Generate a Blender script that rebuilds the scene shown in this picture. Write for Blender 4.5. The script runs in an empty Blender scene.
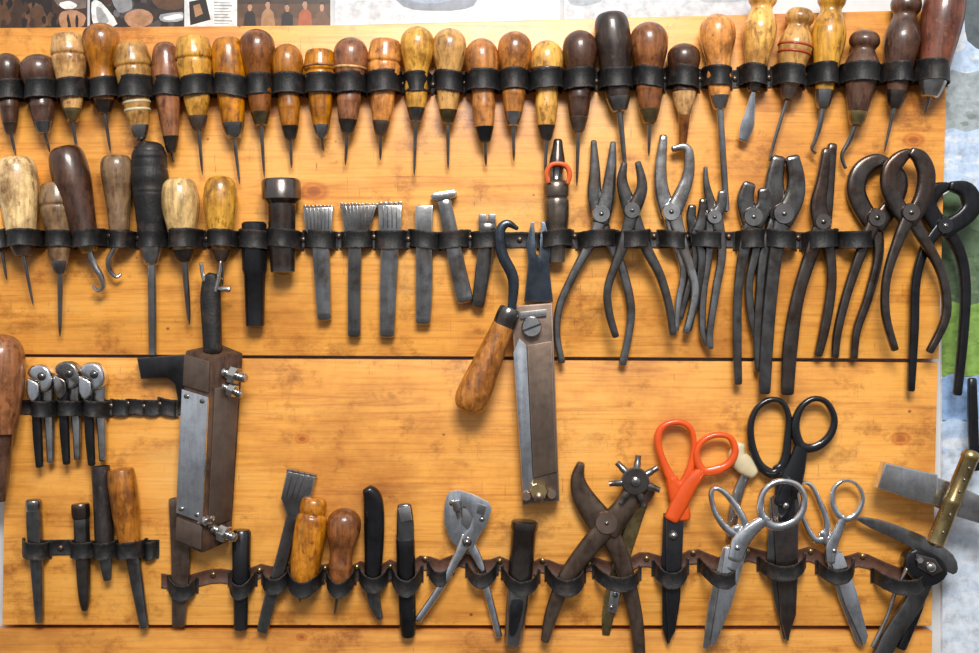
import bpy, bmesh, math, random
from mathutils import Vector
random.seed(4)
S=.001
C=bpy.context.scene.collection
D=1300.0; DREF=14.0
def W(px,py,d=0.0): return Vector(((px-489.5)*S,-d*S,(326.5-py)*S))
def FAR(px,py,d):                      # a spot on a surface lying d in front of the board
    k=(D+DREF-d)/D
    return (489.5+(px-489.5)*k, 326.5+(py-326.5)*k)

# ------------------------------------------------------------------ materials
MATS={}
def newmat(n):
    m=bpy.data.materials.new(n); m.use_nodes=True
    nt=m.node_tree; b=nt.nodes['Principled BSDF']
    return m,nt,b
def N(nt,t,**k):
    n=nt.nodes.new(t)
    for a,v in k.items(): setattr(n,a,v)
    return n
def ramp(nt,stops,interp='LINEAR'):
    r=N(nt,'ShaderNodeValToRGB'); r.color_ramp.interpolation=interp
    e=r.color_ramp.elements
    while len(e)<len(stops): e.new(.5)
    for i,(p,c) in enumerate(stops):
        e[i].position=p; e[i].color=(c[0],c[1],c[2],1)
    return r
def coords(nt,scale,rnd=True):
    tc=N(nt,'ShaderNodeTexCoord'); mp=N(nt,'ShaderNodeMapping'); mp.inputs['Scale'].default_value=scale
    nt.links.new(tc.outputs['Object'],mp.inputs['Vector'])
    out=mp.outputs['Vector']
    if rnd:
        oi=N(nt,'ShaderNodeObjectInfo'); mu=N(nt,'ShaderNodeMath',operation='MULTIPLY'); mu.inputs[1].default_value=37
        nt.links.new(oi.outputs['Random'],mu.inputs[0])
        ad=N(nt,'ShaderNodeVectorMath',operation='ADD'); nt.links.new(out,ad.inputs[0]); nt.links.new(mu.outputs[0],ad.inputs[1])
        out=ad.outputs[0]
    return out
def noise(nt,vec,scale,detail=4,rough=.55,dist=0):
    n=N(nt,'ShaderNodeTexNoise'); n.inputs['Scale'].default_value=scale; n.inputs['Detail'].default_value=detail
    n.inputs['Roughness'].default_value=rough; n.inputs['Distortion'].default_value=dist
    nt.links.new(vec,n.inputs['Vector']); return n.outputs['Fac']
def mix(nt,fac,a,b,mode='MIX'):
    m=N(nt,'ShaderNodeMix',data_type='RGBA',blend_type=mode)
    for s,v in ((m.inputs[0],fac),(m.inputs[6],a),(m.inputs[7],b)):
        if hasattr(v,'is_linked'): nt.links.new(v,s)
        elif isinstance(v,(int,float)): s.default_value=v
        else: s.default_value=(v[0],v[1],v[2],1)
    return m.outputs[2]
def mul(nt,a,b):
    m=N(nt,'ShaderNodeMath',operation='MULTIPLY')
    for s,v in ((m.inputs[0],a),(m.inputs[1],b)):
        if hasattr(v,'is_linked'): nt.links.new(v,s)
        else: s.default_value=v
    return m.outputs[0]
def edges(nt,lo,hi):                   # worn, convex edges
    g=N(nt,'ShaderNodeNewGeometry'); mr=N(nt,'ShaderNodeMapRange'); mr.inputs[1].default_value=lo; mr.inputs[2].default_value=hi
    nt.links.new(g.outputs['Pointiness'],mr.inputs[0]); return mr.outputs[0]
def bump(nt,b,h,strength,dist=.001):
    n=N(nt,'ShaderNodeBump'); n.inputs['Strength'].default_value=strength; n.inputs['Distance'].default_value=dist
    nt.links.new(h,n.inputs['Height']); nt.links.new(n.outputs[0],b.inputs['Normal'])
def sc(c,k): return tuple(min(1,x*k) for x in c)
def wood(name,c,rough=.33,contrast=1.0,coat=.5):
    m,nt,b=newmat('wood_'+name)
    v=coords(nt,(60,60,7)); n1=noise(nt,v,3.0,5,.6,.6)
    v2=coords(nt,(30,30,30)); n2=noise(nt,v2,1.3,5,.65)
    v3=coords(nt,(120,120,60)); n3=noise(nt,v3,1.5,4,.6)
    oi=N(nt,'ShaderNodeObjectInfo'); hs=N(nt,'ShaderNodeHueSaturation'); mr=N(nt,'ShaderNodeMapRange'); mr.inputs[3].default_value=.82; mr.inputs[4].default_value=1.3
    nt.links.new(oi.outputs['Random'],mr.inputs[0]); nt.links.new(mr.outputs[0],hs.inputs['Value'])
    mr2=N(nt,'ShaderNodeMapRange'); mr2.inputs[3].default_value=1.1; mr2.inputs[4].default_value=.95; nt.links.new(oi.outputs['Random'],mr2.inputs[0]); nt.links.new(mr2.outputs[0],hs.inputs['Saturation'])
    r=ramp(nt,[(.3,sc(c,1-.5*contrast)),(.5,c),(.72,sc(c,1+.45*contrast))]); nt.links.new(n1,r.inputs[0])
    r2=ramp(nt,[(.36,(.30,.21,.15)),(.56,(1,1,1))]); nt.links.new(n2,r2.inputs[0])
    r3=ramp(nt,[(.34,(.25,.17,.13)),(.44,(1,1,1))]); nt.links.new(n3,r3.inputs[0])
    col=mix(nt,.78,r.outputs[0],r2.outputs[0],'MULTIPLY'); col=mix(nt,.7,col,r3.outputs[0],'MULTIPLY')
    r4=ramp(nt,[(.6,(0,0,0)),(.7,(1,1,1))]); nt.links.new(n3,r4.inputs[0]); col=mix(nt,mul(nt,r4.outputs[0],.35),col,(min(1,c[0]*1.4+.1),min(1,c[1]*1.4+.07),c[2]*1.4+.04))
    nt.links.new(col,hs.inputs['Color'])
    nt.links.new(hs.outputs[0],b.inputs['Base Color'])
    rr=N(nt,'ShaderNodeMapRange'); rr.inputs[3].default_value=rough-.12; rr.inputs[4].default_value=rough+.25; nt.links.new(n2,rr.inputs[0]); nt.links.new(rr.outputs[0],b.inputs['Roughness'])
    b.inputs['Coat Weight'].default_value=coat; b.inputs['Coat Roughness'].default_value=.12
    bump(nt,b,n1,.35,.0006); MATS[name]=m
wood('honey',(.74,.38,.085)); wood('tan',(.59,.32,.105)); wood('orange',(.64,.25,.042)); wood('brown',(.27,.095,.028))
wood('dark',(.09,.038,.02)); wood('darkbrown',(.042,.024,.016)); wood('black',(.02,.014,.012),.34); wood('pale',(.76,.50,.22)); wood('greybrown',(.27,.165,.09))
wood('redbrown',(.15,.042,.019)); wood('chestnut',(.48,.185,.042)); wood('block',(.105,.056,.034),.5,1,.1)
def metal(name,c,rust,rough,metallic=.9,amount=.5,mott=.55,edge=.65,ek=2.3):
    m,nt,b=newmat('metal_'+name)
    v=coords(nt,(30,30,30)); n1=noise(nt,v,1.2,5,.6); n2=noise(nt,v,14,4,.6); n3=noise(nt,v,2.6,5,.6)
    vs=coords(nt,(300,300,30)); n4=noise(nt,vs,1.0,3,.5)
    r=ramp(nt,[(.42,(0,0,0)),(.66,(1,1,1))]); nt.links.new(n1,r.inputs[0])
    col=mix(nt,mul(nt,r.outputs[0],amount),c,rust)
    rd=ramp(nt,[(.33,(.38,.35,.33)),(.52,(1,1,1))]); nt.links.new(n3,rd.inputs[0])
    col=mix(nt,mott,col,rd.outputs[0],'MULTIPLY')
    rs=ramp(nt,[(.3,(.6,.59,.58)),(.5,(1,1,1))]); nt.links.new(n4,rs.inputs[0]); col=mix(nt,.5,col,rs.outputs[0],'MULTIPLY')
    col=mix(nt,mul(nt,edges(nt,.53,.62),edge),col,tuple(min(.85,x*ek+.06) for x in c))
    nt.links.new(col,b.inputs['Base Color'])
    b.inputs['Metallic'].default_value=metallic
    rr=N(nt,'ShaderNodeMapRange'); rr.inputs[3].default_value=max(.08,rough-.08); rr.inputs[4].default_value=rough+.14
    nt.links.new(n3,rr.inputs[0]); nt.links.new(rr.outputs[0],b.inputs['Roughness'])
    bump(nt,b,n2,.14,.0004); MATS[name]=m
metal('steel',(.47,.46,.45),(.19,.14,.10),.18,.95,.65)
metal('worn_steel',(.28,.275,.27),(.12,.08,.055),.18,.94,.7)
metal('chrome',(.84,.85,.87),(.5,.48,.45),.12,1,.35,.4)
metal('dark_steel',(.165,.16,.155),(.09,.06,.042),.19,.92,.7)
metal('iron',(.11,.094,.084),(.085,.043,.028),.22,.9,.75)
metal('black_steel',(.035,.035,.039),(.028,.023,.02),.22,.8,.6,.4,.4,3)
metal('blue_steel',(.065,.08,.105),(.05,.05,.05),.22,.85,.5)
metal('brass',(.33,.24,.10),(.12,.09,.06),.24,.9,.8,.6)
metal('brown_steel',(.165,.115,.085),(.09,.055,.038),.3,.78,.8)
metal('pewter',(.20,.165,.135),(.11,.075,.05),.28,.85,.8)
def leather(name,c,rough=.5,hi=2.6,edge=.65):
    m,nt,b=newmat('leather_'+name)
    v=coords(nt,(1,1,1)); n1=noise(nt,v,110,5,.65); n2=noise(nt,v,420,4,.65); n3=noise(nt,v,300,3,.6)
    vc=coords(nt,(420,420,60)); n4=noise(nt,vc,1,3,.6,.5); n5=noise(nt,v,55,4,.6)
    r=ramp(nt,[(.35,sc(c,.65)),(.58,sc(c,1.2)),(.74,sc(c,hi))]); nt.links.new(n1,r.inputs[0])
    k=ramp(nt,[(.4,(0,0,0)),(.6,(1,1,1))]); nt.links.new(n3,k.inputs[0])
    wr=ramp(nt,[(.54,(0,0,0)),(.7,(1,1,1))]); nt.links.new(n5,wr.inputs[0])
    col=mix(nt,mul(nt,wr.outputs[0],.6),r.outputs[0],(.06,.034,.024))
    col=mix(nt,mul(nt,mul(nt,edges(nt,.53,.6),k.outputs[0]),edge),col,(.105,.08,.064))
    nt.links.new(col,b.inputs['Base Color']); b.inputs['Roughness'].default_value=rough; b.inputs['Specular IOR Level'].default_value=.4
    ad=N(nt,'ShaderNodeMath',operation='ADD'); nt.links.new(n2,ad.inputs[0]); nt.links.new(n4,ad.inputs[1])
    bump(nt,b,ad.outputs[0],.4,.0009); MATS[name]=m
leather('leather',(.0125,.0118,.0118)); leather('leather_brown',(.10,.042,.025),.55,2.0)
def plastic(name,c,rough=.3):
    m,nt,b=newmat('plastic_'+name)
    v=coords(nt,(1,1,1)); n1=noise(nt,v,50,4,.6)
    r=ramp(nt,[(.3,sc(c,.75)),(.7,c)]); nt.links.new(n1,r.inputs[0]); nt.links.new(r.outputs[0],b.inputs['Base Color'])
    b.inputs['Roughness'].default_value=rough; b.inputs['Coat Weight'].default_value=.3; MATS[name]=m
plastic('orange_plastic',(.85,.10,.01)); plastic('black_plastic',(.009,.009,.011),.18); plastic('red_ring',(.80,.12,.02)); plastic('cream',(.75,.62,.38),.4)
plastic('red_paint',(.45,.06,.02),.4)
def board_mat(name,base,knots,seed):
    m,nt,b=newmat('board_'+name)
    tc=N(nt,'ShaderNodeTexCoord'); vec=tc.outputs['Object']
    def mapped(s,o=(0,0,0),rot=(0,0,0)):
        mp=N(nt,'ShaderNodeMapping'); mp.inputs['Scale'].default_value=s; mp.inputs['Location'].default_value=o; mp.inputs['Rotation'].default_value=rot
        nt.links.new(vec,mp.inputs['Vector']); return mp.outputs[0]
    g1=noise(nt,mapped((1.6,2,15),(seed,0,seed)),1.0,6,.62,1.6)
    g2=noise(nt,mapped((9,9,300),(seed,3,0)),1.0,5,.68,.4)
    g4=noise(nt,mapped((2.6,3,50),(seed,5,2)),1.0,6,.68,1.6)
    bl=noise(nt,mapped((5,6,7),(0,seed,0)),1.0,6,.68)
    bs=noise(nt,mapped((18,20,22),(3,seed,0)),1.0,7,.74)
    r=ramp(nt,[(.25,sc(base,.72)),(.43,base),(.6,(base[0]*1.05,base[1]*1.12,base[2]*1.35)),(.78,sc(base,.84))]); nt.links.new(g1,r.inputs[0])
    r2=ramp(nt,[(.3,(.62,.48,.36)),(.52,(1,1,1))]); nt.links.new(g2,r2.inputs[0])
    col=mix(nt,.6,r.outputs[0],r2.outputs[0],'MULTIPLY')
    r4=ramp(nt,[(.35,(.56,.38,.25)),(.48,(1,1,1)),(.6,(1,1,1)),(.7,(.82,.68,.55))]); nt.links.new(g4,r4.inputs[0])
    col=mix(nt,.5,col,r4.outputs[0],'MULTIPLY')
    r3=ramp(nt,[(.3,(.48,.32,.21)),(.52,(1,1,1))]); nt.links.new(bl,r3.inputs[0])
    col=mix(nt,.8,col,r3.outputs[0],'MULTIPLY')
    r5=ramp(nt,[(.32,(.38,.25,.17)),(.46,(1,1,1))]); nt.links.new(bs,r5.inputs[0])
    col=mix(nt,.75,col,r5.outputs[0],'MULTIPLY')
    r6=ramp(nt,[(.54,(0,0,0)),(.72,(1,1,1))]); nt.links.new(bl,r6.inputs[0])
    col=mix(nt,mul(nt,r6.outputs[0],.5),col,(.92,.56,.18))
    vo=N(nt,'ShaderNodeTexVoronoi'); vo.inputs['Scale'].default_value=1; nt.links.new(mapped((19,19,22),(seed,0,1)),vo.inputs['Vector'])
    sp=ramp(nt,[(.024,(.14,.07,.04)),(.042,(1,1,1))]); nt.links.new(vo.outputs['Distance'],sp.inputs[0])
    col=mix(nt,.75,col,sp.outputs[0],'MULTIPLY')
    mask=ramp(nt,[(.42,(0,0,0)),(.6,(1,1,1))]); nt.links.new(bl,mask.inputs[0])
    # fine scratches of use, in several directions, gathered in patches
    for (ss,rot,o) in (((300,20,22),(0,.12,0),4),((340,20,30),(0,-.55,0),9),((320,20,26),(0,.85,0),21)):
        s1=noise(nt,mapped(ss,(seed,1,o),rot),1.0,4,.6,.3)
        sr=ramp(nt,[(.29,(.42,.25,.14)),(.34,(1,1,1))]); nt.links.new(s1,sr.inputs[0])
        col=mix(nt,mul(nt,mask.outputs[0],.8),col,sr.outputs[0],'MULTIPLY')
    for (kx,ky,kr) in knots:
        p=W(kx,ky)
        su=N(nt,'ShaderNodeVectorMath',operation='SUBTRACT'); nt.links.new(vec,su.inputs[0]); su.inputs[1].default_value=p
        mu=N(nt,'ShaderNodeVectorMath',operation='MULTIPLY'); nt.links.new(su.outputs[0],mu.inputs[0]); mu.inputs[1].default_value=(1/(kr*S),0,1.5/(kr*S))
        le=N(nt,'ShaderNodeVectorMath',operation='LENGTH'); nt.links.new(mu.outputs[0],le.inputs[0])
        kn=ramp(nt,[(.0,(.35,.16,.07)),(.35,(.5,.25,.12)),(.5,(.8,.6,.4)),(.7,(.7,.45,.25)),(1,(1,1,1))]); nt.links.new(le.outputs['Value'],kn.inputs[0])
        col=mix(nt,.8,col,kn.outputs[0],'MULTIPLY')
    nt.links.new(col,b.inputs['Base Color'])
    rr=N(nt,'ShaderNodeMapRange'); rr.inputs[3].default_value=.28; rr.inputs[4].default_value=.52; nt.links.new(bs,rr.inputs[0]); nt.links.new(rr.outputs[0],b.inputs['Roughness'])
    b.inputs['Coat Weight'].default_value=.25; b.inputs['Coat Roughness'].default_value=.3
    bump(nt,b,g2,.22,.0006); MATS[name]=m
board_mat('upper',(.89,.385,.060),[(312,190,17),(918,138,13),(270,110,9)],1.3)
board_mat('lower',(.88,.385,.062),[(300,440,9),(905,440,12)],7.1)
board_mat('rail',(.80,.34,.055),[(300,640,7)],12.4)

# ------------------------------------------------------------------ object helpers
def rootloc(o):
    while o.parent: o=o.parent
    return Vector(o.location)
def finish(bm,name,mat):
    bmesh.ops.recalc_face_normals(bm,faces=bm.faces[:])
    me=bpy.data.meshes.new(name); bm.to_mesh(me); bm.free()
    for p in me.polygons: p.use_smooth=True
    me.set_sharp_from_angle(angle=math.radians(38))
    me.materials.append(MATS[mat] if isinstance(mat,str) else mat)
    return me
def part(name,bm,mat,parent,label=None):
    off=rootloc(parent)
    for v in bm.verts: v.co-=off
    o=bpy.data.objects.new(name,finish(bm,name,mat)); C.objects.link(o); o.parent=parent
    if label: o['label']=label
    return o
def solo(name,bm,mat,label=None,cat=None,group=None,kind=None,origin=None):
    if origin is None:
        mn=Vector([min(v.co[i] for v in bm.verts) for i in range(3)]); mx=Vector([max(v.co[i] for v in bm.verts) for i in range(3)])
        origin=(mn+mx)/2
    for v in bm.verts: v.co-=origin
    o=bpy.data.objects.new(name,finish(bm,name,mat)); C.objects.link(o); o.location=origin
    for k,v in (('label',label),('category',cat),('group',group),('kind',kind)):
        if v: o[k]=v
    return o
def thing(name,label,cat,px,py,group=None):
    o=bpy.data.objects.new(name,None); C.objects.link(o); o.location=W(px,py,0); o.empty_display_size=.01
    o['label']=label; o['category']=cat
    if group: o['group']=group
    return o
def join(*bms):
    a=bms[0]
    for b in bms[1:]:
        t=bpy.data.meshes.new('t'); b.to_mesh(t); a.from_mesh(t); b.free(); bpy.data.meshes.remove(t)
    return a
def cr(pts,sm,closed=False):
    n=len(pts)
    if sm<=1: return list(pts)
    out=[]; segs=n if closed else n-1
    g=lambda i: pts[i%n] if closed else pts[max(0,min(n-1,i))]
    for i in range(segs):
        p0,p1,p2,p3=g(i-1),g(i),g(i+1),g(i+2)
        for k in range(sm):
            t=k/sm
            out.append(tuple(.5*((2*b)+(-a+c)*t+(2*a-5*b+4*c-d)*t*t+(-a+3*b-3*c+d)*t**3) for a,b,c,d in zip(p0,p1,p2,p3)))
    if not closed: out.append(tuple(pts[-1]))
    return out
def skin(bm,rings,closed=False,caps=True):
    vr=[[bm.verts.new(p) for p in r] for r in rings]; n=len(vr[0]); m=len(vr)
    for i in range(m if closed else m-1):
        a,b=vr[i],vr[(i+1)%m]
        for k in range(n): bm.faces.new((a[k],a[(k+1)%n],b[(k+1)%n],b[k]))
    if caps and not closed: bm.faces.new(vr[0]); bm.faces.new(vr[-1])
    return bm
def sweep(pts,th=8,d=8,e=2.8,n=14,closed=False,sm=5):
    full=[(p[0],p[1],p[2],p[3] if len(p)>3 else d,p[4] if len(p)>4 else th) for p in pts]
    P=cr(full,sm,closed); m=len(P); rings=[]
    prof=[]
    for k in range(n):
        a=2*math.pi*(k+.5)/n; c,s=math.cos(a),math.sin(a)
        prof.append((math.copysign(abs(c)**(2/e),c),math.copysign(abs(s)**(2/e),s)))
    def ring(x,y,w,dd,t,nx,ny):
        return [W(x+nx*w/2*c,y+ny*w/2*c,dd+t/2*s) for c,s in prof]
    for i in range(m):
        a=P[(i-1)%m] if closed else P[max(0,i-1)]; b=P[(i+1)%m] if closed else P[min(m-1,i+1)]
        tx,ty=b[0]-a[0],b[1]-a[1]; l=math.hypot(tx,ty) or 1; tx/=l; ty/=l
        x,y,w,dd,t=P[i]; w=max(.4,w); t=max(.4,t)
        if not closed and i==0:
            q=min(w,t)*.22
            rings.append(ring(x-tx*q,y-ty*q,w*.62,dd,t*.62,-ty,tx)); rings.append(ring(x-tx*q*.6,y-ty*q*.6,w*.86,dd,t*.86,-ty,tx))
        rings.append(ring(x,y,w,dd,t,-ty,tx))
        if not closed and i==m-1:
            q=min(w,t)*.22
            rings.append(ring(x+tx*q*.6,y+ty*q*.6,w*.86,dd,t*.86,-ty,tx)); rings.append(ring(x+tx*q,y+ty*q,w*.62,dd,t*.62,-ty,tx))
    return skin(bmesh.new(),rings,closed)
def lathe(A,B,prof,r,seg=22,sm=3):
    ax=B-A; L=ax.length; ax.normalize()
    u=Vector((0,1,0)) if abs(ax.y)<.9 else Vector((1,0,0))
    u=(u-ax*u.dot(ax)).normalized(); v=ax.cross(u)
    rings=[]
    for t,rr in cr(prof,sm):
        rr=max(.012,rr)*r*S
        rings.append([A+ax*(L*t)+u*(rr*math.cos(2*math.pi*k/seg))+v*(rr*math.sin(2*math.pi*k/seg)) for k in range(seg)])
    return skin(bmesh.new(),rings)
def disc(px,py,r,d0,d1,seg=18,flat=False):
    pr=[(0,1),(.85,1),(1,.9)] if flat else [(0,1),(.55,1),(.8,.86),(.95,.5),(1,.1)]
    return lathe(W(px,py,d0),W(px,py,d1),pr,r,seg,1)
def plate(outline,d0,d1,bev=1.2,sm=1,seg=2):
    bm=bmesh.new()
    pts=cr(outline,sm,True) if sm>1 else outline
    f=bm.faces.new([bm.verts.new(W(x,y,d0)) for x,y in pts])
    ex=bmesh.ops.extrude_face_region(bm,geom=[f])
    vs=[g for g in ex['geom'] if isinstance(g,bmesh.types.BMVert)]
    bmesh.ops.translate(bm,verts=vs,vec=Vector((0,-(d1-d0)*S,0)))
    if bev:
        es=[e for e in bm.edges if abs(e.verts[0].co.y-e.verts[1].co.y)<1e-7]
        bmesh.ops.bevel(bm,geom=es,offset=bev*S,segments=seg,profile=.6,affect='EDGES',clamp_overlap=True)
    return bm
def hexa(top,bot,bev=1.5):             # a solid between two quads given as (x,y,d)
    bm=skin(bmesh.new(),[[W(*p) for p in top],[W(*p) for p in bot]])
    bmesh.ops.bevel(bm,geom=bm.edges[:],offset=bev*S,segments=2,profile=.6,affect='EDGES',clamp_overlap=True)
    return bm
def rect(x0,y0,x1,y1): return [(x0,y0),(x1,y0),(x1,y1),(x0,y1)]

# ------------------------------------------------------------------ setting
wm,nt,b=newmat('plaster'); v=coords(nt,(1,1,1),False); n1=noise(nt,v,14,5); r=ramp(nt,[(.35,(.52,.54,.56)),(.65,(.74,.75,.76))]); nt.links.new(n1,r.inputs[0]); nt.links.new(r.outputs[0],b.inputs['Base Color']); b.inputs['Roughness'].default_value=.8
solo('wall_back',plate(rect(-400,-500,1400,1100),-60,-22,0),wm,kind='structure')
def bq(pts,d): return [FAR(x,y,d) for x,y in pts]
solo('wooden_board',plate(bq([(-45,28),(340,25),(949,9),(939,359),(-45,354)],0),-22,0,1.5),'upper','upper honey wooden tool board carrying the two upper rows of tools','board','wooden boards of the tool rack',origin=Vector((0,0,0)))
solo('wooden_board',plate(bq([(6,357),(938,362.5),(932,626),(2,625)],0),-22,0,1.5),'lower','lower honey wooden tool board carrying scissors and punches','board','wooden boards of the tool rack',origin=Vector((0,0,0)))
solo('wooden_rail',plate(bq([(-4,629),(932,631),(930,720),(-4,720)],0),-22,2,1.5),'rail','narrow wooden rail along the bottom edge under the lower board','rail',origin=Vector((0,0,0)))
INK={}
def ink(c):
    k=tuple(c)
    if k not in INK:
        m,nt,b=newmat('print_ink'); v=coords(nt,(1,1,1),False); n1=noise(nt,v,90,6,.65)
        r=ramp(nt,[(.3,sc(c,.65)),(.5,c),(.7,sc(c,1.22))]); nt.links.new(n1,r.inputs[0]); nt.links.new(r.outputs[0],b.inputs['Base Color']); b.inputs['Roughness'].default_value=.32
        INK[k]=m
    return INK[k]
def sheet(name,x0,y0,x1,y1,base,patches,label,cat,group=None,d=-20.5,jag=.4,sm=3):
    # one flat printed sheet; the picture on it is a set of flat printed areas inside the same mesh
    bm=plate(bq(rect(x0,y0,x1,y1),d),-23,d,0); mats=[base]
    for f in bm.faces: f.material_index=0
    rnd=random.Random(name+str(x0))
    for j,(c,pts) in enumerate(patches):
        if c not in mats: mats.append(c)
        P=[(min(x1-.5,max(x0+.5,x+rnd.uniform(-jag,jag))),min(y1-.5,max(y0+.5,y+rnd.uniform(-jag,jag)))) for x,y in (cr(pts,sm,True) if sm>1 and len(pts)<9 else pts)]
        f=bm.faces.new([bm.verts.new(W(*FAR(x,y,d),d+.004*(j+1))) for x,y in P]); f.material_index=mats.index(c)
    o=solo(name,bm,ink(mats[0]),label,cat,group)
    for c in mats[1:]: o.data.materials.append(ink(c))
    for p in o.data.polygons: p.use_smooth=False
    return o
def dabs(seed,n,x0,y0,x1,y1,cols,r0,r1,flat=1.0):
    q=random.Random(seed); out=[]
    for _ in range(n):
        cx,cy,r_=q.uniform(x0,x1),q.uniform(y0,y1),q.uniform(r0,r1); a0=q.uniform(-.5,.5)
        out.append((q.choice(cols),[(cx+r_*math.cos(a0+k*.698)*q.uniform(.7,1.2),cy+r_/flat*math.sin(a0+k*.698)*q.uniform(.7,1.2)) for k in range(9)]))
    return out
K=(.02,.013,.011); BR=(.10,.048,.023); TN=(.36,.19,.09); WH=(.74,.73,.71); GR=(.33,.34,.35); RD=(.34,.09,.03); SK=(.42,.22,.13); OR=(.5,.23,.06); DB=(.05,.026,.016); MB=(.14,.068,.035)
# first print: hands working leather in a dark room
sheet('photo_print',-30,-40,87,45,DB,[(BR,[(-30,-40),(16,-40),(12,12),(4,26),(-30,24)]),(K,[(18,-40),(46,-40),(52,8),(56,26),(40,27),(30,8),(22,4)]),(MB,[(26,6),(40,5),(48,25),(28,29)]),(BR,[(30,9),(38,8),(43,24),(32,27)])]+dabs(1,30,-5,0,58,28,[K,BR,DB,DB],1.5,3.5,.5)+[((.16,.12,.1),[(56,-10),(86,-10),(86,8),(58,6)]),(WH,[(60,3),(70,1),(77,5),(73,9),(62,8)]),(SK,[(60,14),(70,10),(80,12),(86,18),(80,28),(62,28)]),(TN,[(62,20),(74,17),(84,22),(78,28),(62,28)]),(K,[(67,16),(69,15),(71,27),(68,27)]),(K,[(76,16),(78,16),(78,27),(76,27)])],'dark brown photo print at the far left above the board','photo print','prints pinned above the board')
sheet('photo_print',90,-40,184,45,(.03,.022,.02),dabs(3,30,104,0,184,28,[K,DB,(.07,.06,.055),(.12,.12,.13)],2,5)+[(WH,[(92,3),(101,2),(117,24),(95,27)]),(GR,[(96,8),(101,8),(109,21),(99,23)]),((.25,.25,.26),[(110,-10),(128,-6),(132,8),(118,12)]),(SK,[(124,16),(138,9),(152,14),(150,24),(132,28)]),(TN,[(130,19),(142,14),(150,19),(140,25)]),(BR,[(152,-10),(183,-10),(183,8),(158,8)]),(GR,[(160,15),(182,12),(183,20),(164,22)]),(WH,[(164,17),(180,14),(182,18),(167,20)])],'dark photo print with white patches, second above the board','photo print','prints pinned above the board')
def person(x,y,s,sh,sk): return [(sh,[(x-7*s,y+24*s),(x-6*s,y+9*s),(x-2*s,y+5*s),(x+2*s,y+5*s),(x+6*s,y+9*s),(x+7*s,y+24*s)]),(sk,[(x-2.6*s,y+1*s),(x-1.5*s,y-2.6*s),(x+1.5*s,y-2.6*s),(x+2.6*s,y+1*s),(x+1.3*s,y+5.4*s),(x-1.3*s,y+5.4*s)]),(K,[(x-2.9*s,y),(x-2*s,y-4*s),(x+2*s,y-4*s),(x+2.9*s,y),(x+1.5*s,y-2*s),(x-1.5*s,y-2*s)])]
sheet('magazine_page',187,-40,331,45,WH,[(BR,rect(237,-40,331,45)),(K,[(189,2),(206,-2),(211,20),(190,25)]),(TN,[(193,6),(200,4),(203,14),(195,17)])]+[(GR,rect(214,y,232-(y%5),y+1.2)) for y in (2,5,8,11,14,17,20,23)]+[(DB,rect(238,-20,330,4)),(MB,rect(238,18,330,30))]+person(250,6,.9,K,SK)+person(268,4,1.0,TN,SK)+person(287,7,.9,K,SK)+person(305,4,1.05,RD,SK)+person(322,6,.95,MB,SK),'brown and cream magazine page above the left half of the board','magazine page','prints pinned above the board',sm=1)
sheet('paper_sheet',335,-40,560,45,(.62,.63,.65),[((.55,.56,.58),[(336,8),(380,-2),(420,4),(400,16),(352,20)]),((.18,.2,.24),[(394,-14),(470,-16),(474,6),(440,11),(404,7)]),((.26,.31,.4),[(408,-12),(456,-14),(450,1),(414,2)])],'pale grey paper sheet above the middle of the board','paper','prints pinned above the board')
sheet('paper_sheet',564,-40,760,45,(.48,.50,.53),[((.26,.29,.32),[(568,-14),(604,-14),(600,2),(572,5)]),((.36,.38,.41),[(690,-14),(756,-14),(750,0),(704,2)])],'blue-grey paper sheet behind tall awl handles above the board','paper','prints pinned above the board')
SKY=(.50,.62,.80); PW=(.70,.74,.80)
G_=[(.22,.37,.075),(.27,.43,.10),(.18,.31,.055),(.24,.38,.08)]; F_=[(.10,.155,.08),(.12,.185,.085),(.08,.12,.06),(.15,.19,.11)]; RK=[(.36,.41,.43),(.30,.34,.35),(.42,.46,.48)]
def q4(y0,y1,c,w=5): # a horizontal zone of the printed view with an uneven upper edge
    return (c,[(941,y0+w*.3),(952,y0-w*.5),(966,y0+w*.4),(980,y0-w*.3),(1000,y0+w*.5),(1018,y0),(1040,y0+w*.3),(1040,y1),(985,y1),(941,y1)])
LS=[q4(-30,72,SKY)]+dabs(16,40,943,-10,1036,66,[SKY,PW,(.58,.68,.82)],5,14,2)+[((.10,.12,.13),[(966,-30),(1040,-30),(1040,56),(976,48),(964,20)]),q4(72,132,RK[0])]+dabs(11,70,943,80,1036,126,RK+[(.22,.26,.25)],2,6,1.8)+[q4(130,192,SKY)]+dabs(17,50,943,138,1036,184,[SKY,PW,(.60,.68,.78)],5,13,2.5)+[q4(194,306,F_[0],8)]+dabs(12,170,943,200,1036,304,F_,2,6,1.4)+[q4(304,376,G_[0])]+dabs(13,160,943,308,1036,374,G_,2,6,3)+[q4(376,420,(.28,.43,.70))]+dabs(18,50,943,380,1036,418,[(.28,.43,.70),(.36,.5,.74),(.24,.38,.64)],4,10,3)+[q4(420,454,(.46,.59,.78)),q4(452,530,(.58,.66,.77),9),q4(524,690,(.66,.71,.78),12)]+dabs(19,60,943,440,1036,640,[(.58,.66,.77),(.66,.71,.78),(.62,.69,.78)],8,20,2.5)
sheet('landscape_poster',941,-30,1040,690,PW,LS,'landscape poster with sky and green hills on the right edge','poster')

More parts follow.
